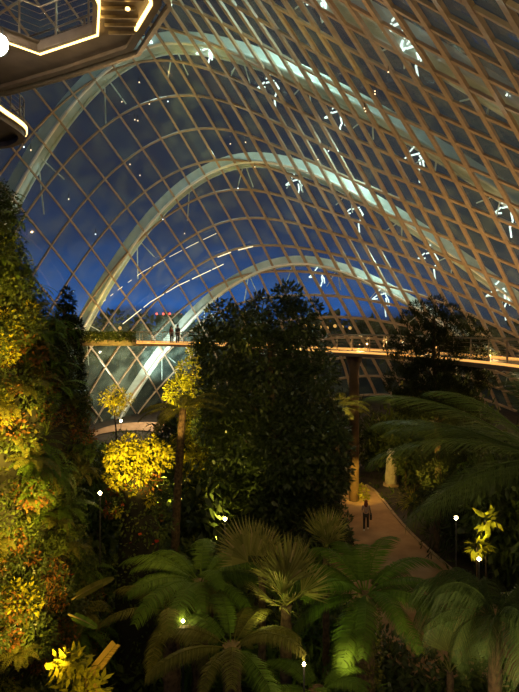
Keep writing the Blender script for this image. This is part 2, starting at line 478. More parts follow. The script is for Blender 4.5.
for px in (356, 262):
    i = min(range(len(near)), key=lambda i: abs(CX + F*(near[i].x+far[i].x)/(near[i].y+far[i].y) - px)); c = (near[i]+far[i])/2
    mb = MB(); mb.tube([(c.x, c.y, -.1), (c.x, c.y, DZ-1.2), (c.x, c.y, DZ-.31)], [.34, .34, .6], 16)
    link('support_column', mb.mesh('support_column', M['conc'], True), wk)

UZ = EYE + 9
up = thing('walkway', 'overhead walkway corner with bright LED edges at the top left', 'walkway')
inner = [Vector(v) for v in ((-13, 16.0, 0), (-8.0, 16.7, 0), (-7.15, 17.55, 0), (-4.95, 16.4, 0), (-4.46, 14.9, 0), (-4.3, 11, 0))]
outer = [Vector(v) for v in ((-13.5, 21.6, 0), (-9.7, 20.2, 0), (-6.9, 18.8, 0), (-4.6, 17.7, 0), (-3.4, 16.4, 0), (-2.9, 14.9, 0), (-2.7, 11, 0))]
outer2 = [outer[0], outer[1], outer[2], outer[3].lerp(outer[4], .3), outer[5], outer[6]]
link('deck', ribbon(inner, outer2, UZ, UZ+.28).mesh('deck', M['under']), up)
link('outer_beam', ribbon(offs(outer2, .04), offs(outer2, -.2), UZ-.12, UZ+.3).mesh('outer_beam', M['under']), up)
link('mid_beam', ribbon(offs(outer2, -.35), offs(outer2, -.48), UZ-.18, UZ+.0).mesh('mid_beam', M['rail']), up)
link('inner_beam', ribbon(offs(inner, .14), offs(inner, .0), UZ-.14, UZ+.1).mesh('inner_beam', M['under']), up)
link('inner_light_strip', ribbon(offs(inner, -.01), offs(inner, -.07), UZ-.17, UZ+.03).mesh('inner_light_strip', M['led']), up)
lo = [outer2[3]+Vector((.12, -1.0, 0)), outer2[4]+Vector((.3, 0, 0)), outer2[5]+Vector((.3, 0, 0))]
lo = offs(outer2, .05)[3:]; lo[0] = lo[0].lerp(lo[1], .45)
link('outer_light_strip', ribbon(offs(lo, .07), lo, UZ-.16, UZ-.06).mesh('outer_light_strip', M['led']), up)
rail_run(up, offs(outer2, .1), UZ+.28, 1); rail_run(up, offs(inner, -.02), UZ+.28, 1)
for k in range(14):
    y = 11 + k*.42
    mb = MB(); mb.box((-3.7 - (.35 if y > 15 else 0), y, UZ-.06), 1.1, .05, .1); link('cross_joist', mb.mesh('cross_joist', M['rail']), up)
mb = MB(); mb.ball((-3.65, 14.95, UZ-.22), (.07, .07, .05), 10, 6); link('ceiling_spot', mb.mesh('ceiling_spot', M['led']), up)
fl = thing('floodlight', 'blazing white floodlight at the left edge under the overhead walkway', 'floodlight', P(-3, 45, 16.2))
mb = MB(); mb.ball((0, 0, 0), (.34, .14, .34), 16, 10); link('lens', mb.mesh('lens', M['lamp'], True), fl)
mb = MB(); mb.tube([(0, .05, 0), (0, .4, .05)], [.3, .2], 16); link('housing', mb.mesh('housing', M['black'], True), fl)
mb = MB(); mb.tube([(0, .3, 0), (0, .35, .7)], .03, 6); link('bracket', mb.mesh('bracket', M['black']), fl)

lw = thing('walkway', 'small rounded walkway end with an LED edge at the left below the overhead walkway', 'walkway')
ed = [Vector((-10.9, 19.5, 0)), Vector((-10.85, 22.5, 0)), Vector((-10.65, 24.2, 0)), Vector((-10.75, 25.0, 0)), Vector((-11.3, 25.9, 0)), Vector((-12.3, 26.6, 0)), Vector((-14.5, 26.8, 0))]
ed = smooth(ed, 1); ei = offs(ed, -1.9)
ei = [Vector((-12.8, 19.5, 0))]*2 + [Vector((-12.8, 21+.3*k, 0)) for k in range(len(ed)-2)]
link('deck', ribbon(ed, ei, UZ-.05, UZ+.3).mesh('deck', M['under']), lw)
link('edge_beam', ribbon(offs(ed, -.08), offs(ed, -.35), UZ-.3, UZ).mesh('edge_beam', M['under']), lw)
link('light_line', ribbon(offs(ed[:9], .05), ed[:9], UZ+.0, UZ+.16).mesh('light_line', M['led']), lw)
rail_run(lw, offs(ed, -.1), UZ+.3, 1, posts=.8)

# ------------------------------------------------------------------ plants
def frond_mesh(name, L, n, pin, e0, bend, mat, w=.03, droop=.15, sweep=.35, rr=R, tip=.15, stalk=.12, twist=0):
    """pinnate frond from the origin heading +X, rising at e0 and bending down"""
    mb = MB(); p = Vector((0, 0, 0)); pts = [p.copy()]; ang = e0; ds = L/n
    for k in range(n):
        ang -= bend/n*(.5 + k/n); p = p + Vector((math.cos(ang), 0, math.sin(ang)))*ds; pts.append(p.copy())
    mb.tube([pts[i] for i in range(0, n+1, 3)] + [pts[-1]], [max(.004, .02*(1-i/(n+1))*L/2) for i in range(0, n+1, 3)] + [.003], 5)
    for k in range(n):
        t = k/n
        if t < stalk: continue
        u = (t-stalk)/(1-stalk); ln = pin*(math.sin(math.pi*min(1, (u*.82+.12)))**.7)*(1-.0*u) + tip*pin*.1
        T = (pts[k+1]-pts[k]).normalized()
        for s in (-1, 1):
            d = (Vector((0, s, 0)) + T*sweep + Vector((0, 0, -droop*(.6+.8*rr.random())))).normalized()
            q = pts[k] + T*rr.uniform(0, ds*.3); up = Vector((-T.z, 0, T.x)); l = ln*rr.uniform(.88, 1.08)
            m1 = q + d*l*.5; e = q + d*l + Vector((0, 0, -l*droop*1.0)) + T*l*.12
            i = len(mb.v); wv = T*w*.5
            mb.v += [tuple(q-wv*.7), tuple(q+wv*.7), tuple(m1+wv), tuple(m1-wv), tuple(e)]
            mb.f += [(i, i+1, i+2, i+3), (i+3, i+2, i+4)]
    return mb.mesh(name, mat)
def crown(t, meshes, n, z, tilt=(-.2, .3), rr=R, name='frond', s=(.85, 1.1), az0=0):
    for k in range(n):
        az = az0 + 2.39996*k + rr.uniform(-.15, .15)
        o = link(name, meshes[k % len(meshes)], t, (math.cos(az)*.06, math.sin(az)*.06, z), (rr.uniform(-.2, .2), rr.uniform(*tilt), az), rr.uniform(*s))
def trunk_mesh(h, r0, r1, mat, lean=(0, 0), rough=.15, n=12, rings=True, wig=.12):
    mb = MB(); m = max(8, int(h*4)); pts = []; rad = []
    for i in range(m+1):
        t = i/m; pts.append(Vector((lean[0]*t*t + wig*math.sin(t*5), lean[1]*t*t, h*t)))
        rad.append((r0+(r1-r0)*t)*(1 + (rough*(i % 2) if rings else 0)))
    mb.tube(pts, rad, n); return mb.mesh('trunk', mat, not rings), pts[-1]
def foliage(name, blobs, n, L, W, mat, rr=R, fill=.45, droop=.2, flat=0):
    mb = MB(); tot = sum(b[3]**2 for b in blobs)
    for (x, y, z, r) in blobs:
        for _ in range(int(n*r*r/tot)):
            d = rv(rr); rad = r*(1-fill*rr.random()**1.5); rad *= 1 + .25*noise.noise(Vector((x, y, z)) + d*2.2)
            c = Vector((x, y, z)) + Vector((d.x*rad, d.y*rad, d.z*rad*(1-flat)))
            out = (d + rv(rr)*.9 + Vector((0, 0, -droop))).normalized(); nn = (Vector((0, 0, 1)) + rv(rr)*.7 + d*.5).normalized()
            s = rr.uniform(.7, 1.25); mb.leaf(c, out, nn, L*s, W*s)
    return mb.mesh(name, mat)
def tree(name, label, cat, loc, h, r0, blobs, n, L, W, mat, group=None, droop=.2, barkm=None, branches=10, flat=0, name_f='foliage', lean=(0, 0)):
    t = thing(name, label, cat, loc, 0, group)
    tm, top = trunk_mesh(h, r0, r0*.35, barkm or M['bark'], rings=False, lean=lean); link('trunk', tm, t)
    bs = sorted(blobs, key=lambda b: -b[3])[:branches]
    for b in bs:
        z0 = max(.5, min(h*.95, b[2]-b[3]*1.1)); f = z0/h
        st = Vector((lean[0]*f*f + .12*math.sin(f*5), lean[1]*f*f, z0))
        e = Vector(b[:3]); mid = st.lerp(e, .5) + Vector((0, 0, .1*b[3]))
        mb = MB(); mb.tube([st, mid, e], [r0*.35, r0*.22, r0*.1], 6); link('branch', mb.mesh('branch', barkm or M['bark'], True), t)
    link(name_f, foliage(name_f, blobs, n, L, W, mat, droop=droop, flat=flat), t)
    return t

# --- the big dark central tree
Yt = 27.0
def B(px, py, rpx, dy=0, Y0=Yt, base=None):
    p = P(px, py, Y0+dy); return (p.x-base.x, p.y-base.y, p.z-base.z, rpx*Y0/F)
tb = Vector(((272-CX)*Yt/F, Yt, 0))
big = [(288, 298, 15), (262, 306, 14), (222, 318, 17), (245, 328, 24), (292, 325, 26), (312, 308, 9), (205, 338, 14), (218, 355, 24), (260, 358, 34), (305, 350, 26), (318, 375, 20),
       (225, 392, 30), (265, 400, 42), (308, 402, 32), (330, 415, 16), (215, 425, 24), (245, 440, 36), (290, 445, 42), (325, 450, 26), (338, 432, 12), (230, 475, 30), (270, 490, 44), (315, 492, 32), (332, 478, 18), (250, 515, 30), (300, 525, 34), (330, 525, 22), (345, 470, 8), (342, 540, 14)]
blobs = [B(x, y, r, R.uniform(-1.6, 1.6), base=tb) for x, y, r in big]
tree('broadleaf_tree', 'big dark dense broadleaf tree rising in the centre in front of the walkway', 'tree', tb, 12.6, .28, [(a, b, c, d*.96) for a, b, c, d in blobs], 40000, .29, .125, M['dark_leaf'], branches=14)
# --- yellow lit trees at its left
tb = Vector(((195-CX)*29/F, 29, 0))
yb = [(196, 352, 9), (190, 372, 15), (180, 392, 16), (204, 395, 14), (198, 420, 18), (188, 448, 18), (208, 455, 20), (195, 482, 20), (215, 490, 20), (206, 372, 9)]
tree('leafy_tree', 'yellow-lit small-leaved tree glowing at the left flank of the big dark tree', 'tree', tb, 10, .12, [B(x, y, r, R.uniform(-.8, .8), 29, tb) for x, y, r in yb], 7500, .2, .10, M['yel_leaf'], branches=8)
# --- conifer-like dark tree at right
tb = Vector(((436-CX)*28.3/F, 28.3, 0))
cf = [(436, 425, 20), (445, 450, 20), (438, 475, 18), (436, 302, 7), (420, 308, 9), (450, 312, 10), (410, 318, 9), (437, 322, 15), (465, 322, 9), (425, 335, 16), (455, 338, 18), (480, 336, 9), (402, 340, 12), (440, 352, 22), (470, 355, 18), (490, 358, 8), (410, 360, 17), (392, 350, 7), (430, 375, 24), (465, 378, 20), (400, 382, 16), (440, 395, 24), (485, 380, 10), (415, 405, 20), (460, 405, 18)]
tree('conifer_tree', 'dark feathery conifer in front of the walkway at the right', 'tree', tb, 12.3, .2, [B(x, y, r, R.uniform(-.9, .7), 28.3, tb) for x, y, r in cf], 26000, .28, .05, M['conifer'], branches=16, droop=-.1, flat=.25, name_f='needles')
# --- narrow dark tree at left
tb = Vector(((68-CX)*18/F, 18, 0))
nt_ = [(67, 293, 4), (67, 303, 7), (66, 315, 9), (70, 328, 11), (66, 342, 13), (70, 358, 13), (68, 375, 15), (70, 395, 16), (68, 415, 18), (72, 440, 18), (70, 470, 20)]
tree('conifer_tree', 'narrow pointed dark conifer rising beside the planted mound at left', 'tree', tb, 12.4, .14, [B(x, y, r, R.uniform(-.2, .2), 18, tb) for x, y, r in nt_], 11000, .2, .06, M['conifer'], branches=6, name_f='needles')

# --- planted mound at the left
mc = Vector((-9.3, 13.2, 0))
def mr(z): return 5.35 - .016*max(0, z-8)**2*3.6 + .25*math.sin(z*1.3)
def rr_m(z, a): return max(.3, lerp_tab([(0, 4.7), (8.6, 4.35), (10, 4.15), (12, 3.55), (14, 2.75), (15.5, 2.1), (16.8, 1.2), (17.5, .4)], z)) * (1 + .13*noise.noise(Vector((math.cos(a)*3, math.sin(a)*3, z*.5))) + .05*noise.noise(Vector((math.cos(a)*8, math.sin(a)*8, z*1.4))))
mb = MB(); na, nz = 48, 40
for j in range(nz+1):
    z = 17.5*j/nz
    for i in range(na):
        a = 2*math.pi*i/na; r = rr_m(z, a); mb.v.append((mc.x+r*math.cos(a), mc.y+r*math.sin(a), z))
for j in range(nz):
    for i in range(na): mb.f.append((j*na+i, j*na+(i+1) % na, (j+1)*na+(i+1) % na, (j+1)*na+i))
mb.f.append(tuple(nz*na+i for i in range(na)))
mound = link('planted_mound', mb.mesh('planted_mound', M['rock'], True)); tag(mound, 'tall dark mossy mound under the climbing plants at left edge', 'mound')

def clump_leaf(n, r, L, W, mat, nm='leafy_clump', seed=0):
    return foliage(nm, [(0, 0, 0, r), (r*.5, r*.3, -r*.4, r*.6), (-r*.5, -.2*r, .3*r, r*.6)], n, L, W, mat, random.Random(seed))
def clump_strap(n, L, mat, seed, w=.03):
    rr = random.Random(seed); mb = MB()
    for _ in range(n):
        a = rr.uniform(0, 6.28); e = rr.uniform(.3, 1.3); d = Vector((math.cos(a)*math.cos(e), math.sin(a)*math.cos(e), math.sin(e)))
        side = Vector((-math.sin(a), math.cos(a), 0))*w*.5; l = L*rr.uniform(.6, 1.1); p = Vector((0, 0, 0)); pr = None
        for k in range(5):
            ww = side*(1-.95*k/4)
            if pr: mb.quad(pr[0], pr[1], p+ww, p-ww)
            pr = (p-ww, p+ww); p = p + d*l/4; d = (d + Vector((0, 0, -.28))).normalized()
    return mb.mesh('strap_clump', mat)
def clump_fern(n, L, mat, seed, pin=.16):
    rr = random.Random(seed); mb = MB()
    for k in range(n):
        a = 2.4*k; e = rr.uniform(.2, 1.0); p = Vector((0, 0, 0)); m = 14; l = L*rr.uniform(.7, 1.1)
        for i in range(m):
            T = Vector((math.cos(a)*math.cos(e), math.sin(a)*math.cos(e), math.sin(e))); s = Vector((-math.sin(a), math.cos(a), 0))
            q = p + T*l/m; ln = pin*math.sin(math.pi*(i/m*.85+.12)); nn = s.cross(T)
            for sg in (-1, 1): mb.leaf(p, (s*sg + T*.4 - Vector((0, 0, .15))).normalized(), nn, ln, l/m*.95)
            mb.quad(p - s*.006, p + s*.006, q + s*.006, q - s*.006)
            p = q; e -= .13
    return mb.mesh('fern_clump', mat)
VAR = {
 'leafy_yel': [clump_leaf(300, .34, .105, .055, M['yel_leaf'], seed=i) for i in (1, 2)],
 'leafy_mid': [clump_leaf(300, .38, .10, .05, M['mid_leaf'], seed=i) for i in (3, 4)],
 'leafy_dark': [clump_leaf(300, .38, .11, .05, M['dark_leaf'], seed=i) for i in (5, 6)],
 'russet': [clump_leaf(220, .34, .09, .045, M['russet'], seed=i) for i in (7, 8)],
 'fern': [clump_fern(11, .95, M['fern'], i) for i in (1, 2)],
 'fernb': [clump_fern(10, .8, M['fernb'], i) for i in (3, 4)],
 'strap': [clump_strap(46, .8, M['mid_leaf'], i) for i in (5, 6)],
}
KIND = {'leafy_yel': ('leafy_shrub', 'bright yellow-green leafy shrub growing on the lit edge of the left planted mound', 'shrub', 'yellow-lit shrubs on the planted mound'),
        'leafy_mid': ('leafy_shrub', 'mid-green small-leaved shrub growing on the left planted mound', 'shrub', 'green shrubs on the planted mound'),
        'leafy_dark': ('leafy_shrub', 'dark small-leaved shrub growing on the shaded side of left planted mound', 'shrub', 'dark shrubs on the planted mound'),
        'russet': ('russet_shrub', 'russet and red leaved shrub growing on the left planted mound', 'shrub', 'russet shrubs on the planted mound'),
        'fern': ('fern', 'green fern sprouting from the left planted mound', 'fern', 'green ferns on the planted mound'),
        'fernb': ('fern', 'olive fern sprouting from the left planted mound', 'fern', 'olive ferns on the planted mound'),
        'strap': ('strap_plant', 'strap-leaved plant hanging from the left planted mound', 'plant', 'strap-leaved plants on the planted mound')}
def mound_pt(z, a, out=.15):
    r = rr_m(z, a) + out; return Vector((mc.x+r*math.cos(a), mc.y+r*math.sin(a), z))
rg = random.Random(5)
for nm_, mt_, nn_, L_ in (('creeping_leaves', 'mid_leaf', 9000, .10), ('creeping_fronds', 'fernb', 5000, .16), ('russet_creeper', 'russet', 2600, .09)):
    mb = MB()
    for _ in range(nn_):
        z = rg.uniform(2.0, 17.4); a = math.radians(rg.uniform(-115, 40)); p = mound_pt(z, a, rg.uniform(0, .22))
        if noise.noise(p*.9 + Vector((nn_, 0, 0))) < -.12: continue
        d = (Vector((math.cos(a), math.sin(a), -.5)) + rv(rg)*.9).normalized(); mb.leaf(p, d, (Vector((0, 0, 1)) + rv(rg)*.6).normalized(), L_*rg.uniform(.7, 1.4), L_*.5)
    o = link(nm_, mb.mesh(nm_, M[mt_]), mound); o['kind'] = 'stuff'
cnt = 0
for _ in range(2500):
    z = R.uniform(3.0, 17.3); a = math.radians(R.uniform(-100, 25)); p = mound_pt(z, a, R.uniform(.0, .35))
    px = CX + F*p.x/p.y; py = CY - F*(p.z-EYE)/p.y
    if px < -25 or py > 720 or py < 165 or cnt >= 330: continue
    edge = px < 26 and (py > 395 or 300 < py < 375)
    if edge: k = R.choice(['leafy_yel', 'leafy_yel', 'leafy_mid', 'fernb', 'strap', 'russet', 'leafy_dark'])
    elif py < 290: k = R.choice(['leafy_dark', 'leafy_mid', 'leafy_dark', 'fern'])
    else: k = R.choice(['leafy_dark', 'leafy_mid', 'russet', 'fern', 'fernb', 'leafy_mid', 'strap', 'leafy_dark'])
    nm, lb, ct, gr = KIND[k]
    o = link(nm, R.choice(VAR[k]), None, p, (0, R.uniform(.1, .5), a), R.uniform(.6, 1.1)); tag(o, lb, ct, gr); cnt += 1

# --- shrubby planted pillar (110-165, 440-560)
tb = Vector(((138-CX)*15.5/F, 15.5, 0))
sp = thing('planted_pillar', 'plant-covered pillar with red blossoms and yellow-lit top, right of the left mound', 'pillar', tb)
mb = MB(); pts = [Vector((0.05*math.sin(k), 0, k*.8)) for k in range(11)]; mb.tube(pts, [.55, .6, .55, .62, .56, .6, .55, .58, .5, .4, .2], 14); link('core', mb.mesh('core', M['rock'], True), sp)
def BB(l, Y0, base): return [B(x, y, r, R.uniform(-.25, .25), Y0, base) for x, y, r in l]
link('leaves', foliage('leaves', BB([(140, 470, 22), (128, 490, 20), (152, 495, 20), (135, 515, 24), (155, 525, 18), (140, 545, 26), (130, 575, 24), (150, 600, 24), (135, 640, 26)], 15.5, tb), 4200, .13, .065, M['mid_leaf']), sp)
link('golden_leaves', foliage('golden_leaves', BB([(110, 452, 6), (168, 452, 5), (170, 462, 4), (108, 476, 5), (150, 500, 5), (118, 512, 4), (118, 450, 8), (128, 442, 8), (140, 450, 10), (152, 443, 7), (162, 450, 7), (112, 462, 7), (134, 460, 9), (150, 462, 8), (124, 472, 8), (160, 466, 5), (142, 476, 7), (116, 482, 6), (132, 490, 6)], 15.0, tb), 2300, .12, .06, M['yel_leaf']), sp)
link('russet_leaves', foliage('russet_leaves', BB([(115, 485, 10), (145, 480, 16), (130, 505, 14), (150, 515, 12), (112, 510, 8)], 15.5, tb), 700, .12, .07, M['russet']), sp)
o = link('blossoms', foliage('blossoms', BB([(130, 498, 22), (142, 530, 20), (112, 500, 12)], 15.5, tb), 70, .12, .11, M['red_leaf'], fill=.05), sp); o['kind'] = 'stuff'

# --- tree ferns and palms
fm = [frond_mesh('frond', 2.35, 52, .42, e, b, M['fern'], .045, .18) for e, b in ((.75, 1.5), (.5, 1.3), (.95, 1.7))]
fb = [frond_mesh('frond', 2.3, 48, .40, e, b, M['fernb'], .045, .2) for e, b in ((.65, 1.4), (.4, 1.2), (.9, 1.6))]
def tree_fern(label, px, py, Y, meshes, n=18, s=1.0, climber=None, lean=(0, 0), tilt=(-.2, .35), r=.17, az0=0):
    c = P(px, py, Y); t = thing('tree_fern', label, 'tree fern', (c.x-lean[0], c.y-lean[1], 0))
    tm, top = trunk_mesh(c.z, r*1.3, r, M['fibre'], lean=lean, wig=0.0); link('trunk', tm, t)
    for k in range(n):
        az = az0 + 2.39996*k + R.uniform(-.15, .15)
        link('frond', meshes[k % len(meshes)], t, (lean[0]+math.cos(az)*.08, lean[1]+math.sin(az)*.08, c.z-.05), (R.uniform(-.2, .2), R.uniform(*tilt), az), s*R.uniform(.85, 1.1))
    if climber:
        bl = [(lean[0], lean[1], c.z-.5-.5*k, r*2.2) for k in range(8)]
        link('climbing_leaves', foliage('climbing_leaves', bl, 2600, .07, .05, M[climber], fill=.3), t)
    return t
tree_fern('green tree fern with wide crown in centre foreground, trunk wrapped in climber', 365, 592, 13.5, fm, 20, 1.0, 'fernb', r=.2)
tree_fern('large dark green tree fern seen from above at lower left of centre', 200, 580, 13.4, fm, 20, .88, az0=.4)
tree_fern('olive tree fern low in the foreground, overlapping the larger dark one', 232, 645, 11.0, fb+fm[:1], 14, .72, az0=1.0)
tree_fern('small olive tree fern by the ground lamp at lower left of centre', 172, 610, 12.4, fb, 11, .7, az0=.2)
tree_fern('amber-lit tree fern on a leaning dark trunk left of the big tree', 183, 408, 21, fb, 14, .75, lean=(.35, 0), r=.13, tilt=(-.1, .3))
tree_fern('distant olive-lit tree fern just left of the brown walkway column', 336, 408, 34, fb, 15, 1.0)
tree_fern('small tree fern standing at the bottom centre behind the ground lamp', 318, 690, 11.0, fm, 10, .55)
tree_fern('dim tree fern behind the sandy path at the right edge', 500, 475, 27, fm, 14, .95)

pm = [frond_mesh('frond', 3.5, 70, .75, e, b, M['palm'], .028, .22, 1.25) for e, b in ((.45, .8), (.25, .7), (.7, 1.0))]
def palm(label, px, py, Y, n, s, r, tilt=(-.3, .3), az0=0, meshes=pm):
    c = P(px, py, Y); t = thing('palm', label, 'palm', (c.x, c.y, 0))
    tm, top = trunk_mesh(c.z, r*1.25, r, M['fibre'], wig=0.0, rough=.1); link('trunk', tm, t)
    for k in range(n):
        az = az0 + 2.39996*k; link('frond', meshes[k % len(meshes)], t, (math.cos(az)*.05, math.sin(az)*.05, c.z-.02), (R.uniform(-.25, .25), R.uniform(*tilt), az), s*R.uniform(.85, 1.1))
    return t
palm('large dark feather palm spreading long drooping fronds in from the right edge', 550, 462, 9.4, 24, .88, .14)
pd = [frond_mesh('frond', 2.0, 60, .6, e, b, M['palm'], .024, .8, .75) for e, b in ((.8, 2.2), (.5, 1.8), (1.1, 2.6))]
palm('foreground palm with drooping grey-green fronds and stout ringed trunk at lower right', 495, 618, 11.5, 22, .95, .13, meshes=pd)

# fan palms
def fan_mesh(n, L, mat, spread=3.6, petiole=.9, stiff=.12, w=.03):
    mb = MB(); mb.tube([(0, 0, 0), (petiole*.5, 0, .03), (petiole, 0, 0)], [.018, .014, .010], 5); c = Vector((petiole, 0, 0))
    for k in range(n):
        a = -spread/2 + spread*k/(n-1); d = Vector((math.cos(a), math.sin(a), .10*abs(math.sin(k*2.1))+.05)); s = Vector((-math.sin(a), math.cos(a), 0))
        l = L*(1-.18*abs(a)/(spread/2))*R.uniform(.92, 1.04); w2 = w
        p0 = c; p1 = c + d*l*.5; p2 = c + d*l*.8 + Vector((0, 0, -stiff*l*.3)); p3 = c + d*l + Vector((0, 0, -stiff*l))
        mb.quad(p0 - s*.004, p0 + s*.004, p1 + s*w2*.6, p1 - s*w2*.6); mb.quad(p1 - s*w2*.6, p1 + s*w2*.6, p2 + s*w2*.35, p2 - s*w2*.35); mb.tri(p2 - s*w2*.35, p2 + s*w2*.35, p3)
    return mb.mesh('fan_leaf', mat)
fmesh = [fan_mesh(20, 1.15, M['fan'], 2.0, .55, .05, .04), fan_mesh(18, 1.05, M['fan'], 1.7, .5, .04, .04), fan_mesh(22, 1.1, M['fan'], 2.5, .5, .06, .04)]
def fan_palm(label, px, py, Y, specs, r=.11, s=1.0):
    c = P(px, py, Y); t = thing('fan_palm', label, 'fan palm', (c.x, c.y, 0))
    tm, _ = trunk_mesh(c.z, r*1.2, r, M['fibre'], wig=0, rough=.25); link('trunk', tm, t)
    for k, (az, el, roll, sc_) in enumerate(specs): link('fan_leaf', fmesh[k % 3], t, (0, 0, c.z), (math.radians(roll), -math.radians(el), math.radians(az)), s*sc_)
    return t
fan_palm('fan palm with stiff spiky leaves in the centre, one lit yellow-green', 286, 606, 12.2,
         [(-110, 25, -15, .8), (75, 70, 0, 1), (100, 78, 30, 1.05), (40, 60, -20, .95), (160, 50, 40, .95), (120, 85, -40, 1), (10, 35, 30, .8), (200, 30, 0, .8), (-60, 40, 0, .7), (60, 85, 60, 1.0), (-120, 60, 20, .8), (140, 68, 10, 1.05)])
fan_palm('slimmer fan palm with amber-edged leaf leaning left behind the centre one', 262, 575, 12.9, [(150, 50, -60, .95), (170, 40, -70, .9), (90, 60, 0, .8), (130, 60, -50, .8), (20, 70, 0, .8), (-90, 30, 0, .6)], .08)
fan_palm('small spiky fan palm between the big tree and green tree fern', 326, 552, 15.5, [(60, 70, 0, .8), (100, 60, 20, .8), (20, 60, 0, .8), (140, 60, 0, .8), (80, 85, 30, .8), (-80, 60, 0, .7)], .08)
fan_palm('dark fan palm in the undergrowth at the bottom right corner', 450, 672, 14.5, [(60, 60, 0, 1), (120, 50, 0, 1), (180, 50, 0, 1), (0, 50, 0, 1), (-60, 50, 0, 1), (90, 80, 0, 1)], .08)

# golden lit leaves bottom-left
def big_leaf(label, name, a, b, w, mat, up=(0, -.4, 1), toothed=False):
    t = thing(name, label, 'leaf', a); d = b-a; L = d.length; d.normalize(); s = d.cross(Vector(up)).normalized(); n = s.cross(d)
    mb = MB(); m = 10; pr = None
    for k in range(m+1):
        u = k/m; p = d*L*u + n*(.03*L*math.sin(u*math.pi)); ww = w*(.55+.45*math.sin(math.pi*min(1, u*.8+.2))) * (1 if k % 2 or not toothed else .8)
        if k == m: ww *= .5
        cur = (p - s*ww + n*.05*w, p, p + s*ww + n*.05*w)
        if pr: mb.quad(pr[0], pr[1], cur[1], cur[0]); mb.quad(pr[1], pr[2], cur[2], cur[1])
        pr = cur
    link('blade', mb.mesh('blade', mat), t)
    mb = MB(); mb.tube([-d*.1 - n*.01, Vector((0, 0, 0)), d*L*.5 + n*.03*L, d*L*.95], [.02, .02, .012, .005], 6); link('midrib', mb.mesh('midrib', M['stemm']), t)
cs = P(75, 665, 9.6); st = Vector((cs.x, cs.y, 0))
gp = thing('leafy_shrub', 'bright yellow-green fern-leaved shrub at the bottom left corner', 'shrub', P(78, 690, 9.8)); gp.location.z = 0
z0 = P(78, 690, 9.8).z
mb = MB(); mb.tube([(0, 0, -.05), (.05, 0, z0*.5), (0, 0, z0)], [.06, .05, .03], 8); link('stem', mb.mesh('stem', M['bark']), gp)
lf = foliage('leaves', [(0, 0, z0+.1, .35), (-.3, .1, z0+.35, .25), (.2, 0, z0-.1, .3), (-.1, 0, z0+.5, .2)], 420, .2, .08, M['yel_leaf']); link('leaves', lf, gp)
def bracket(label, a, bs, w):
    t = thing('dry_frond', label, 'frond', a)
    for b, ww in bs:
        d = b-a; L = d.length; d.normalize(); s = d.cross(Vector((0, -1, .3))).normalized()
        mb = MB(); mb.quad(Vector((0, 0, 0)) - s*ww*.9, s*ww*.9, d*L + s*ww, d*L - s*ww)
        for k in range(22):
            u = k/22; mb.leaf(d*L*u + s*ww*.9, (s*1.2*(-1) + d*.7 + rv(R)*.1).normalized()*-1 if False else (d*.7+s).normalized(), Vector((0, -1, .2)), .16*(1-.3*u), .035)
        link('blade', mb.mesh('blade', M['drygold']), t)
bracket('golden lit bent frond forming a hook at the bottom left', P(93, 667, 10), [(P(114, 642, 10.2), .05), (P(95, 700, 9.8), .07)], .07)
big_leaf('broad brown-olive leaf slanting in the shadow at left below the pillar', 'broad_leaf', P(76, 597, 12), P(114, 578, 12.3), .13, M['fernb'])
big_leaf('narrow yellow-green leaf jutting from the mound foot at lower left', 'broad_leaf', P(73, 616, 10.5), P(97, 628, 10.4), .1, M['fern'], toothed=True)

# bushes of the understorey: one prototype per kind, then copies
def bush_proto(name, seed, mat, L=.22, W=.1, n=900):
    rr = random.Random(seed)
    bl = [(rr.uniform(-.6, .6), rr.uniform(-.6, .6), rr.uniform(.4, 1.5), rr.uniform(.45, .7)) for _ in range(8)]
    root = link(name, None); root.empty_display_size = .2
    link('foliage', foliage('foliage', bl, n, L, W, mat, rr), root)
    mb = MB(); mb.tube([(0, 0, -.05), (.05, 0, .6), (0, 0, 1.3)], [.07, .05, .02], 6); link('stem', mb.mesh('stem', M['bark']), root)
    return root
protos = {'d': bush_proto('bush', 1, M['dark_leaf']), 'm': bush_proto('bush', 2, M['mid_leaf']), 'c': bush_proto('bush', 3, M['conifer'], .3, .04, 1100), 'y': bush_proto('bush', 4, M['yel_leaf'], .2, .1, 700), 'f': bush_proto('bush', 5, M['fern'], .4, .06, 700)}
used = {}
def bush(k, x, y, s, label, group, sz=None):
    if k not in used: o = protos[k]; used[k] = 1
    else: o = copy_tree(protos[k])
    o.location = (x, y, 0); o.rotation_euler = (0, 0, R.uniform(0, 6.28)); o.scale = (s, s, sz or s); tag(o, label, 'bush', group); return o
poly = left + right[::-1]
def in_path(x, y, m=.9):
    for i in range(61):
        a, b = at(left, i/60), at(right, i/60)
        if abs((a.y+b.y)/2 - y) < 1.0 and a.x - m < x < b.x + m: return True
    return False
def scatter(n, x0, x1, y0, y1, kinds, smin, smax, label, group, zmul=(1, 1), cap=None):
    c = 0; tries = 0
    while c < n and tries < 4000:
        tries += 1; x, y = R.uniform(x0, x1), R.uniform(y0, y1); s = R.uniform(smin, smax)
        if in_path(x, y, .5+s*.75): continue
        zz = s*R.uniform(*zmul)
        if cap and 2*zz > cap(x, y): zz = cap(x, y)/2
        bush(R.choice(kinds), x, y, s, label, group, zz); c += 1
scatter(34, -9, -1.5, 17, 30, 'dmfd', 1.0, 2.0, 'dark leafy bush in the undergrowth between the planted mound and the big tree', 'bushes left of the big tree', (1, 1.5), cap=lambda x, y: EYE - (445-CY)*y/F)
scatter(18, -16, -8, 28, 46, 'dm', 1.4, 2.2, 'dark bush beneath the left end of the far walkway', 'bushes under the left walkway end', (1, 1.6), cap=lambda x, y: EYE - (445-CY)*y/F)
scatter(26, 9.5, 19, 22, 36, 'dmcf', 1.2, 2.2, 'dark bush on the bank right of the sandy path', 'bushes right of the path', (1, 1.5))
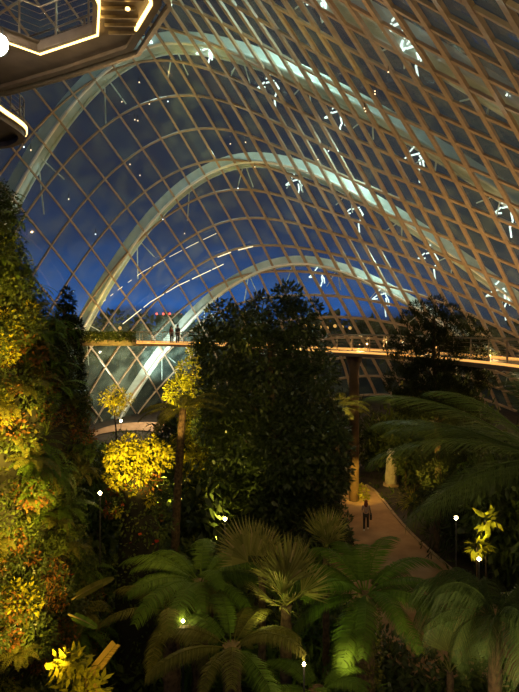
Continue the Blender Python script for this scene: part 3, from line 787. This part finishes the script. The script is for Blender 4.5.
scatter(22, 8.6, 14, 17.5, 27, 'dmdf', 1.1, 1.9, 'tall dark bush crowding beneath the palms at the right', 'bushes beneath the right palms', (1.6, 2.3))
scatter(20, 5.5, 17, 39.5, 47, 'dmc', 1.5, 2.3, 'dark bush beyond the far end of the sandy path', 'bushes beyond the path', (1.2, 2.0))
scatter(9, 5.2, 8.5, 38.6, 40, 'dmf', 1.1, 1.5, 'dark leafy bush closing the far end of the path', 'bushes at the path end', (1.3, 1.9))
scatter(14, -6, 5, 34, 44, 'dm', 1.4, 2.3, 'dark bush hidden behind the big tree', 'bushes behind the big tree', (1.2, 2.0))
scatter(16, .5, 2.6, 17, 24, 'dfm', .8, 1.3, 'low dark bush on the left verge of the sandy path', 'bushes along the left path verge', (.8, 1.1))
scatter(12, 3.3, 9, 13.5, 16.5, 'dfm', .7, 1.2, 'low bush in the bed at the near side of the path', 'bushes in the near bed', (.8, 1.2))
scatter(16, -6, 2.5, 12.5, 16.5, 'dfm', 1.0, 1.6, 'dark bush beneath the foreground tree ferns', 'bushes beneath the foreground ferns', (1, 1.4))
for px, py, k, s, lab in ((115, 396, 'y', 1.0, 'amber-lit bushy small tree far back below the walkway at left'),):
    p = P(px, py, 48); h = p.z
    tree('small_tree', lab, 'tree', (p.x, p.y, 0), h, .1, [(0, 0, h, .9), (.8, .1, h-.3, .7), (-.8, 0, h-.2, .7), (.2, 0, h-.9, .8)], 800, .26, .13, M['yel_leaf'], branches=4)
for px, py, s, lab, k in ((413, 492, 1.0, 'amber-lit grassy clump beside the path under the palms', 'strap'), (360, 486, .9, 'golden-lit low plant at the top of the path', 'low'), (138, 442, 0, '', '')):
    if not s: continue  # unlit
    g = G(px, py+14); 
    m_ = clump_strap(110, 1.9, M['yel_leaf'], 9, .09) if k == 'strap' else clump_leaf(260, .6, .25, .12, M['yel_leaf'], 'low_plant', 12)
    o = link('grass_clump' if k == 'strap' else 'low_plant', m_, None, (g.x, g.y, .05 if k == 'strap' else .5), (0, 0, 0), 1.0); tag(o, lab, 'plant')
    if k != 'strap':
        pass
for px, py, Y, lab in ((486, 521, 21, 'small glowing yellow-green plant in the dark right bank, the brighter upper one'), (477, 547, 20, 'small yellow-lit plant in the right bank below the brighter glowing one')):
    p = P(px, py, Y); t = thing('leafy_plant', lab, 'plant', (p.x, p.y, 0))
    mb = MB(); mb.tube([(0, 0, 0), (0, .02, p.z)], [.04, .02], 6); link('stem', mb.mesh('stem', M['bark']), t)
    link('leaves', foliage('leaves', [(0, 0, p.z, .22), (.25, 0, p.z+.1, .15)], 40, .42, .17, M['yel_leaf']), t)
for k_, o_ in protos.items():
    if k_ not in used:
        for c_ in list(o_.children): bpy.data.objects.remove(c_)
        bpy.data.objects.remove(o_)
# ground cover
mb = MB(); rg = random.Random(3)
for _ in range(9000):
    x, y = rg.uniform(-16, 20), rg.uniform(12, 62)
    if in_path(x, y, .1): continue
    d = rv(rg); d.z = abs(d.z)*.6 + .2; mb.leaf(Vector((x, y, .02)), d.normalized(), rv(rg), rg.uniform(.25, .6), rg.uniform(.06, .14))
tag(link('ground_cover', mb.mesh('ground_cover', M['mid_leaf'])), 'low leafy ground cover spread over the dark soil', 'ground cover', kind='stuff')

# outside: tree line, towers
def outside_tree(x, y, r, h, g):
    rr = R; root = thing('outside_tree', 'dark tree in the tree line beyond the glass, low on the horizon', 'tree', (x, y, -.4), 0, 'distant trees beyond the glass')
    bl = [(rr.uniform(-r, r)*.6, rr.uniform(-r, r)*.5, h*rr.uniform(.5, .95), r*rr.uniform(.5, .8)) for _ in range(6)]
    link('foliage', foliage('foliage', bl, 420, 1.9, 1.2, M['dark_leaf']), root)
    mb = MB(); mb.tube([(0, 0, 0), (0, 0, h*.7)], [.4, .2], 6); link('trunk', mb.mesh('trunk', M['bark']), root)
for k in range(34):
    x = -72 + 4.2*k + R.uniform(-1, 1); y = 128 + R.uniform(-6, 6)
    outside_tree(x, y, R.uniform(3.5, 5), R.uniform(11.5, 14), k)
def tower(px0, px1, py, Y, lab, notch):
    a = P(px0, py, Y); b = P(px1, py, Y); w = b.x-a.x; t = thing('tower', lab, 'building', ((a.x+b.x)/2, Y, -.4))
    H = a.z+.4; mb = MB(); mb.box((0, 0, H/2), w, w*.8, H); link('block', mb.mesh('block', M['tower']), t)
    mb = MB(); mb.box((notch*w*.2, 0, H+.5), w*.4, w*.4, 1.6); link('plant_room', mb.mesh('plant_room', M['tower']), t)
    for s in (-.46, 0, .46):
        mb = MB(); mb.ball((s*w, -w*.3, H+.5), .5, 8, 6); link('beacon', mb.mesh('beacon', M['red']), t)
tower(157, 171, 315, 260, 'left one of two dark distant blocks with red beacons on the horizon', 1)
tower(175, 188, 316, 262, 'right one of two dark distant blocks with red beacons on the horizon', -1)
for k, px in enumerate((313, 320, 327, 335, 342, 350, 305, 22, 120)):
    p = P(px, 326 + (k % 3), 118); t = thing('street_lamp', 'small orange lamp glowing on the horizon outside the glass', 'lamp', (p.x, p.y, -.4), 0, 'orange lamps on the horizon')
    mb = MB(); mb.ball((0, 0, p.z+.4), .38, 8, 6); link('globe', mb.mesh('globe', M['ledsoft']), t)
    mb = MB(); mb.tube([(0, 0, 0), (0, 0, p.z+.2)], .08, 6); link('pole', mb.mesh('pole', M['black']), t)

# standing stone and totem
g = G(391, 470); s = thing('standing_stone', 'pale rounded standing stone beyond the end of the path', 'stone', (P(391, 468, 40).x, 40, 0)); 
mb = MB(); mb.tube([(0, 0, 0), (0, 0, .6), (0.03, 0, 1.6), (0, 0, 2.5), (0, 0, 2.7)], [.42, .44, .4, .3, .12], 12); link('shaft', mb.mesh('shaft', M['stone'], True), s)
mb = MB(); mb.tube([(0, 0, 0), (0, 0, .18)], [.6, .55], 14); link('plinth', mb.mesh('plinth', M['kerb']), s)

hd = [near[i] for i in range(len(near)) if -19.5 < near[i].x < -11.8]
hg = thing('hedge', 'low trimmed hedge lit yellow along the left end of the far walkway', 'hedge')
hp = MB(); hp.sweep([Vector((p.x, p.y-.1, DZ)) for p in hd], [Vector((0, 1, 0))]*len(hd), [Vector((0, 0, 1))]*len(hd), .5, -.1, .35); link('planter', hp.mesh('planter', M['under']), hg)
mb = MB(); rg = random.Random(8)
for _ in range(2600):
    x = rg.uniform(-18.8, -12.4); i = min(range(len(hd)), key=lambda i: abs(hd[i].x-x)); y = hd[i].y
    mb.leaf(Vector((x, y-.1+rg.uniform(-.45, .35), DZ+rg.uniform(.1, 1.15))), rv(rg), rv(rg), .22, .12)
link('leaves', mb.mesh('leaves', M['mid_leaf']), hg)

# ------------------------------------------------------------------ people
def skin_obj(name, joints, edges, radii, mat, parent, sub=1):
    me = bpy.data.meshes.new(name); me.from_pydata([tuple(j) for j in joints], edges, []); me.materials.append(mat)
    o = bpy.data.objects.new(name, me); COL.objects.link(o)
    sk = o.modifiers.new('skin', 'SKIN'); sk.use_smooth_shade = True
    for i, r in enumerate(radii): me.skin_vertices[0].data[i].radius = (r, r) if not hasattr(r, '__len__') else r
    me.skin_vertices[0].data[0].use_root = True
    ss = o.modifiers.new('sub', 'SUBSURF'); ss.levels = sub; ss.render_levels = sub
    dg = bpy.context.evaluated_depsgraph_get(); m2 = bpy.data.meshes.new_from_object(o.evaluated_get(dg)); m2.name = name
    bpy.data.objects.remove(o); m2.polygons.foreach_set('use_smooth', [True]*len(m2.polygons))
    return link(name, m2, parent)
def person(label, loc, rz, h, top, trou, hair, long_hair, stride=.1, arm=.1, bag=False):
    t = thing('person', label, 'person', loc, rz); k = h/1.7
    V = lambda *a: Vector(a)*k
    J = [V(0, 0, .92), V(0, .0, 1.12), V(0, -.01, 1.32), V(0, 0, 1.43), V(0, -.01, 1.50), V(0, -.02, 1.60),
         V(-.17, 0, 1.38), V(-.21, -arm*.3, 1.12), V(-.22, -arm*1.6, .90), V(.17, 0, 1.38), V(.21, arm*.5, 1.12), V(.23, arm*.2, .88),
         V(-.09, 0, .88), V(-.10, -stride*.6, .50), V(-.10, -stride, .10), V(-.10, -stride-.13, .04),
         V(.09, 0, .88), V(.10, stride*.2, .50), V(.10, stride*1.2, .11), V(.10, stride*1.2-.12, .04)]
    E = [(0, 1), (1, 2), (2, 3), (3, 4), (4, 5), (2, 6), (6, 7), (7, 8), (2, 9), (9, 10), (10, 11), (0, 12), (12, 13), (13, 14), (14, 15), (0, 16), (16, 17), (17, 18), (18, 19)]
    Rr = [.12, .105, .12, .055, .05, .092, .055, .042, .026, .055, .042, .026, .085, .058, .036, .034, .085, .058, .036, .034]
    for wi, s in ((8, -1), (11, 1)):
        w = J[wi]; pm_ = w + V(0, -.01, -.07); J.append(pm_); pi = len(J)-1; E.append((wi, pi)); Rr.append(.030)
        for f, (dx, ln) in enumerate(((-.024, .066), (-.008, .075), (.008, .070), (.024, .055))):
            a = pm_ + V(0, dx, -.03); b = a + V(-s*.012, dx*.2, -ln*.6); J += [a, b]; E += [(pi, len(J)-2), (len(J)-2, len(J)-1)]; Rr += [.009, .0075]
        a = w + V(-s*.01, -.035, -.045); b = a + V(-s*.01, -.018, -.035); J += [a, b]; E += [(wi, len(J)-2), (len(J)-2, len(J)-1)]; Rr += [.011, .009]
    skin_obj('body', J, E, [r*k for r in Rr], M['skin'], t)
    ff = MB(); ff.tube([V(0, -.108, 1.615), V(0, -.13, 1.585)], [.010*k, .016*k], 6); ff.ball(V(-.092, -.02, 1.6), (.012*k, .02*k, .03*k)); ff.ball(V(.092, -.02, 1.6), (.012*k, .02*k, .03*k))
    link('nose_and_ears', ff.mesh('face_features', M['skin'], True), t)
    for s in (-1, 1):
        e = MB(); e.ball(V(s*.034, -.108, 1.62), .011*k); link('eye', e.mesh('eye', M['hair_dark'], True), t)
    e = MB(); e.ball(V(0, -.108, 1.555), (.025*k, .008*k, .006*k)); link('mouth', e.mesh('mouth', M['redtop'], True), t)
    sh = [0, 1, 2, 3, 6, 7, 9, 10]; m_ = {a: i for i, a in enumerate(sh)}
    skin_obj('top', [J[i] for i in sh], [(m_[a], m_[b]) for a, b in E if a in m_ and b in m_], [r*k for r in (.135, .122, .135, .06, .07, .058, .07, .058)], M[top], t)
    tr = [0, 12, 13, 14, 16, 17, 18]; m_ = {a: i for i, a in enumerate(tr)}
    skin_obj('trousers', [J[i] for i in tr], [(m_[a], m_[b]) for a, b in E if a in m_ and b in m_], [r*k for r in (.14, .1, .074, .058, .1, .074, .058)], M[trou], t)
    for i in (14, 18):
        mb = MB(); c = J[i]; mb.ball(c + V(0, -.06, -.055), (.05*k, .135*k, .05*k), 10, 8); link('shoe', mb.mesh('shoe', M['shoe'], True), t)
    mb = MB(); mb.ball(V(0, .012, 1.635), (.104*k, .108*k, .105*k), 12, 10)
    if long_hair: mb.ball(V(0, .06, 1.5), (.11*k, .06*k, .19*k), 12, 10)
    link('hair', mb.mesh('hair', M[hair], True), t)
    if bag:
        mb = MB(); mb.box(V(-.27, .02, .80), .12, .26, .3); link('bag', mb.mesh('bag', M['darktop']), t)
        mb = MB(); mb.tube([V(-.27, .12, .95), V(-.2, .03, 1.42), V(-.27, -.08, .95)], .012, 5); link('bag_strap', mb.mesh('bag_strap', M['darktop']), t)
    return t
g = G(366, 531)
person('woman with dark red hair, grey-pink top, dark trousers and bag walking on the path', (g.x, g.y, .05), 2.9, 1.72, 'pink', 'trous', 'hair_red', True, .16, .1, True)
def on_deck(px, f=.5):
    c = [near[i].lerp(far[i], f) for i in range(len(near))]; X = lambda q: CX + F*q.x/q.y
    for a, b in zip(c, c[1:]):
        if X(a) <= px <= X(b): return a.lerp(b, (px-X(a))/(X(b)-X(a)))
    return c[-1]
c = on_deck(171.5, .2); person('person in a dark red top standing on the far walkway, left of the pair', (c.x, c.y, DZ), .6, 1.7, 'redtop', 'trous', 'hair_dark', True, .04)
c = on_deck(177.5, .2); person('person in dark clothes standing on the far walkway, right of the pair', (c.x, c.y, DZ), -.4, 1.8, 'darktop', 'trous', 'hair_dark', False, .04)

# ------------------------------------------------------------------ lamps
def point(loc, power, col=(1, .72, .25), r=.08, cat=None):
    l = bpy.data.lights.new('lamp_light', 'POINT'); l.energy = power; l.color = col; l.shadow_soft_size = r
    o = bpy.data.objects.new('lamp_light', l); COL.objects.link(o); o.location = loc; return o
def spot(loc, to, power, col, ang=70, blend=.6, r=.15):
    l = bpy.data.lights.new('spot_light', 'SPOT'); l.energy = power; l.color = col; l.spot_size = math.radians(ang); l.spot_blend = blend; l.shadow_soft_size = r
    o = bpy.data.objects.new('spot_light', l); COL.objects.link(o); o.location = loc
    o.rotation_euler = (Vector(to)-Vector(loc)).to_track_quat('-Z', 'Y').to_euler(); return o
def area(loc, to, power, col, sx, sy):
    l = bpy.data.lights.new('area_light', 'AREA'); l.energy = power; l.color = col; l.shape = 'RECTANGLE'; l.size = sx; l.size_y = sy
    o = bpy.data.objects.new('area_light', l); COL.objects.link(o); o.location = loc
    o.rotation_euler = (Vector(to)-Vector(loc)).to_track_quat('-Z', 'Y').to_euler(); return o
AMB = (1, .64, .08)
for px, py, Y, lab, pw in ((225, 519, 15.5, 'bright round garden lamp beside the slimmer fan palm', 14), (304, 664, 10.2, 'bright round garden lamp at the bottom centre among the ferns', 12), (183, 621, 11.6, 'small warm garden lamp inside the lower left ferns', 8),
                       (100, 493, 14.5, 'small lamp in the shadow between mound and planted pillar', 4), (121, 421, 50, 'lamp at the foot of the glass far left beneath the walkway', 60), (479, 559, 18, 'small lamp in the bank beneath the right palm', 6), (456, 518, 20, 'small amber lamp in the bank between path and right palm', 12)):
    p = P(px, py, Y); t = thing('garden_lamp', lab, 'lamp', (p.x, p.y, 0))
    mb = MB(); mb.ball((0, 0, p.z), .036*Y/11 if Y < 30 else .12, 12, 8); link('globe', mb.mesh('globe', M['warmlamp'], True), t)
    mb = MB(); mb.tube([(0, 0, 0), (0, 0, p.z-.03)], .02, 6); link('pole', mb.mesh('pole', M['black']), t)
    point(p + Vector((0, -.15, .12)), pw, (1, .75, .35))
# amber spots on lit planting, with added fills among them
spot(P(30, 400, 8.6), P(2, 335, 10.8), 3800, AMB, 36)
spot(P(40, 520, 8.6), P(6, 448, 10.6), 6500, AMB, 36)
spot(P(60, 580, 8.6), P(28, 525, 10.8), 5000, AMB, 30)
spot(P(345, 660, 11.0), P(357, 665, 13.3), 55, (1, .8, .25), 70)
point(P(266, 612, 11.5), 9, (1, .9, .25))
spot(P(300, 640, 11.5), P(360, 585, 13.4), 80, (.9, 1, .25), 70)
spot(P(62, 700, 8.4), P(30, 625, 10.4), 3200, AMB, 42)
spot(P(112, 505, 11.8), P(138, 456, 15.0), 4200, AMB, 42)
spot(P(215, 540, 23.5), P(235, 455, 27), 2500, (1, .75, .15), 60)
spot(P(262, 330, 6), P(268, 410, 27), 900, (1, .85, .4), 30)  # added frontal fill for the dark central tree, from the camera side
spot(P(150, 500, 25), P(188, 385, 29), 26000, (1, .75, .12), 40)
spot(P(150, 520, 25), P(190, 470, 28.5), 9000, (1, .75, .12), 40)
spot(P(172, 455, 19.8), P(176, 405, 21), 260, (1, .65, .15), 70)
spot(P(100, 425, 44), P(115, 395, 48), 5000, AMB, 50)
spot(P(262, 640, 11.0), P(276, 604, 11.6), 150, (.95, .95, .2), 70)
spot(P(100, 690, 8.8), P(92, 660, 9.9), 60, AMB, 90)
spot(P(400, 520, 25), P(413, 482, 26.5), 5000, AMB, 50)
spot(P(352, 492, 33.5), P(360, 480, 37), 1300, AMB, 70)
point(P(160, 525, 13.2), 26, (1, .6, .2))  # added fill for the dark leaves low on the pillar
point(P(100, 470, 12.8), 14, (1, .6, .2))
spot(P(478, 538, 19.5), P(487, 521, 21), 420, (1, .85, .2), 50)
spot(P(468, 562, 18.7), P(477, 546, 20), 300, (1, .85, .2), 50)
spot(P(350, 375, 30.5), P(342, 408, 33), 900, (1, .75, .2), 60)
spot((-15, 51.5, DZ-.5), (-15, 54.5, DZ+.4), 900, AMB, 100)
# walkway lighting onto the shell, then added mid-air fill
for px in (95, 150, 230, 300, 360, 420, 490):
    c = on_deck(px, 1.15); 
    point((c.x, c.y, DZ+.5), 420 if px > 200 else 160, (1, .58, .2), .1)
for x, y, z, pw in ((22, 44, 8, 2300), (27, 38, 9, 2000), (17, 52, 8, 2000), (12, 60, 8, 900), (2, 30, 26, 420), (-12, 48, 8, 500)):
    point((x, y, z), pw, (1, .55, .2), .15)  # added warm points hanging in mid-air to brighten the shell beams
# added grid fill, then floodlight and the overhead walkway glow
point((-13, 63, 5), 2000, (1, .85, .55), .04)  # added fill brightening the far lower-left grid
point(P(6, 62, 15.7), 170, (1, .85, .6), .2)
point(P(60, 20, 15.0), 14, (1, .7, .3), .1)
# added unseen fill lights brightening the garden and palms
area((2, -6, 26), (2, 22, 2), 900, (1, .74, .2), 10, 6)
area((1.5, 11, 12.5), (1.5, 13.5, 4), 22, (.95, .9, .25), 3, 2)
spot((3.2, 8.0, 5.6), (5, 11.5, 5.0), 500, (1, .75, .35), 80)
spot((4.5, 6, 12.5), (8, 12, 9), 40, (.9, .8, .4), 70)
spot((5.2, 27, 8), (6.1, 31, .5), 260, (1, .7, .4), 60)
area((8, 6, 24), (8, 34, 0), 500, (1, .62, .22), 6, 6)
# floodlighting of the arches from outside
for Ya, pw in ((34, 2500), (46, 9000), (58, 7000), (70, 5000)):
    l = foot(Ya, -1); r = foot(Ya, 1); xa = prm(Ya)[0]
    if Ya == 70: spot((l+7, Ya-7, 3), (l+6, Ya, SZ(l+6, Ya)), 9000, (.85, 1, .9), 70)
    spot((l+3.4, Ya+5, 4), (xa-2, Ya+.5, SZ(xa, Ya)), pw*1.8, (.80, 1, .88), 50)
    spot((r+6, Ya-6, 12), (xa+9, Ya, SZ(xa+9, Ya)), pw*.3, (.80, 1, .88), 60)
    point((xa-4, Ya+4.5, SZ(xa, Ya)+3.5), pw*.22, (.80, 1, .88), .04)
    point((xa+12, Ya-4, SZ(xa+12, Ya)+5), pw*.3, (.70, 1, .85), .04)

# ------------------------------------------------------------------ sky
w = bpy.data.worlds.new('dusk_sky'); sc.world = w; w.use_nodes = True; nt = w.node_tree; nt.nodes.clear()
out = nt.nodes.new('ShaderNodeOutputWorld'); bg = nt.nodes.new('ShaderNodeBackground'); tc = nt.nodes.new('ShaderNodeTexCoord')
sx = nt.nodes.new('ShaderNodeSeparateXYZ'); ra = nt.nodes.new('ShaderNodeValToRGB'); el = ra.color_ramp.elements
el[0].position = 0; el[0].color = (.004, .022, .10, 1); el[1].position = 1; el[1].color = (.012, .012, .03, 1)
for p, c in ((.03, (.012, .095, .37)), (.08, (.014, .062, .22)), (.15, (.014, .031, .090)), (.25, (.015, .021, .046)), (.42, (.014, .017, .030))):
    e = el.new(p); e.color = (*c, 1)
nz = nt.nodes.new('ShaderNodeTexNoise'); nz.inputs['Scale'].default_value = 5; nz.inputs['Detail'].default_value = 6
mp = nt.nodes.new('ShaderNodeMapping'); mp.inputs['Scale'].default_value = (1, 1, 3.5)
nt.links.new(tc.outputs['Generated'], mp.inputs[0]); nt.links.new(mp.outputs[0], nz.inputs['Vector'])
ma = nt.nodes.new('ShaderNodeMath'); ma.operation = 'MULTIPLY_ADD'; ma.inputs[1].default_value = .12; ma.inputs[2].default_value = -.06
ad = nt.nodes.new('ShaderNodeMath'); ad.operation = 'ADD'
nt.links.new(tc.outputs['Generated'], sx.inputs[0]); nt.links.new(nz.outputs['Fac'], ma.inputs[0]); nt.links.new(sx.outputs['Z'], ad.inputs[0]); nt.links.new(ma.outputs[0], ad.inputs[1])
nt.links.new(ad.outputs[0], ra.inputs['Fac']); az = nt.nodes.new('ShaderNodeMapRange'); az.inputs['From Min'].default_value = .14; az.inputs['From Max'].default_value = .36
nt.links.new(sx.outputs['X'], az.inputs['Value']); mxc = nt.nodes.new('ShaderNodeMixRGB'); mxc.inputs[2].default_value = (.017, .023, .026, 1)
mlt = nt.nodes.new('ShaderNodeMath'); mlt.operation = 'MULTIPLY'; mlt.inputs[1].default_value = .9
nt.links.new(az.outputs[0], mlt.inputs[0]); nt.links.new(mlt.outputs[0], mxc.inputs[0]); nt.links.new(ra.outputs[0], mxc.inputs[1]); nt.links.new(mxc.outputs[0], bg.inputs[0]); nt.links.new(bg.outputs[0], out.inputs[0])
bg.inputs[1].default_value = 1.3

# ------------------------------------------------------------------ camera
cam = bpy.data.cameras.new('camera'); co = bpy.data.objects.new('camera', cam); COL.objects.link(co)
co.location = (0, 0, EYE); co.rotation_euler = (math.pi/2, 0, 0)
cam.sensor_fit = 'HORIZONTAL'; cam.sensor_width = 36; cam.lens = F/519*36; cam.shift_y = -20/519
cam.clip_end = 2000; cam.clip_start = .1
sc.camera = co
sc.view_settings.view_transform = 'Standard'; sc.view_settings.look = 'None'; sc.view_settings.exposure = 0
sc.cycles.use_denoising = True; sc.cycles.denoising_prefilter = 'ACCURATE'; sc.cycles.sample_clamp_indirect = 4
sc.cycles.transparent_max_bounces = 16; sc.cycles.max_bounces = 6
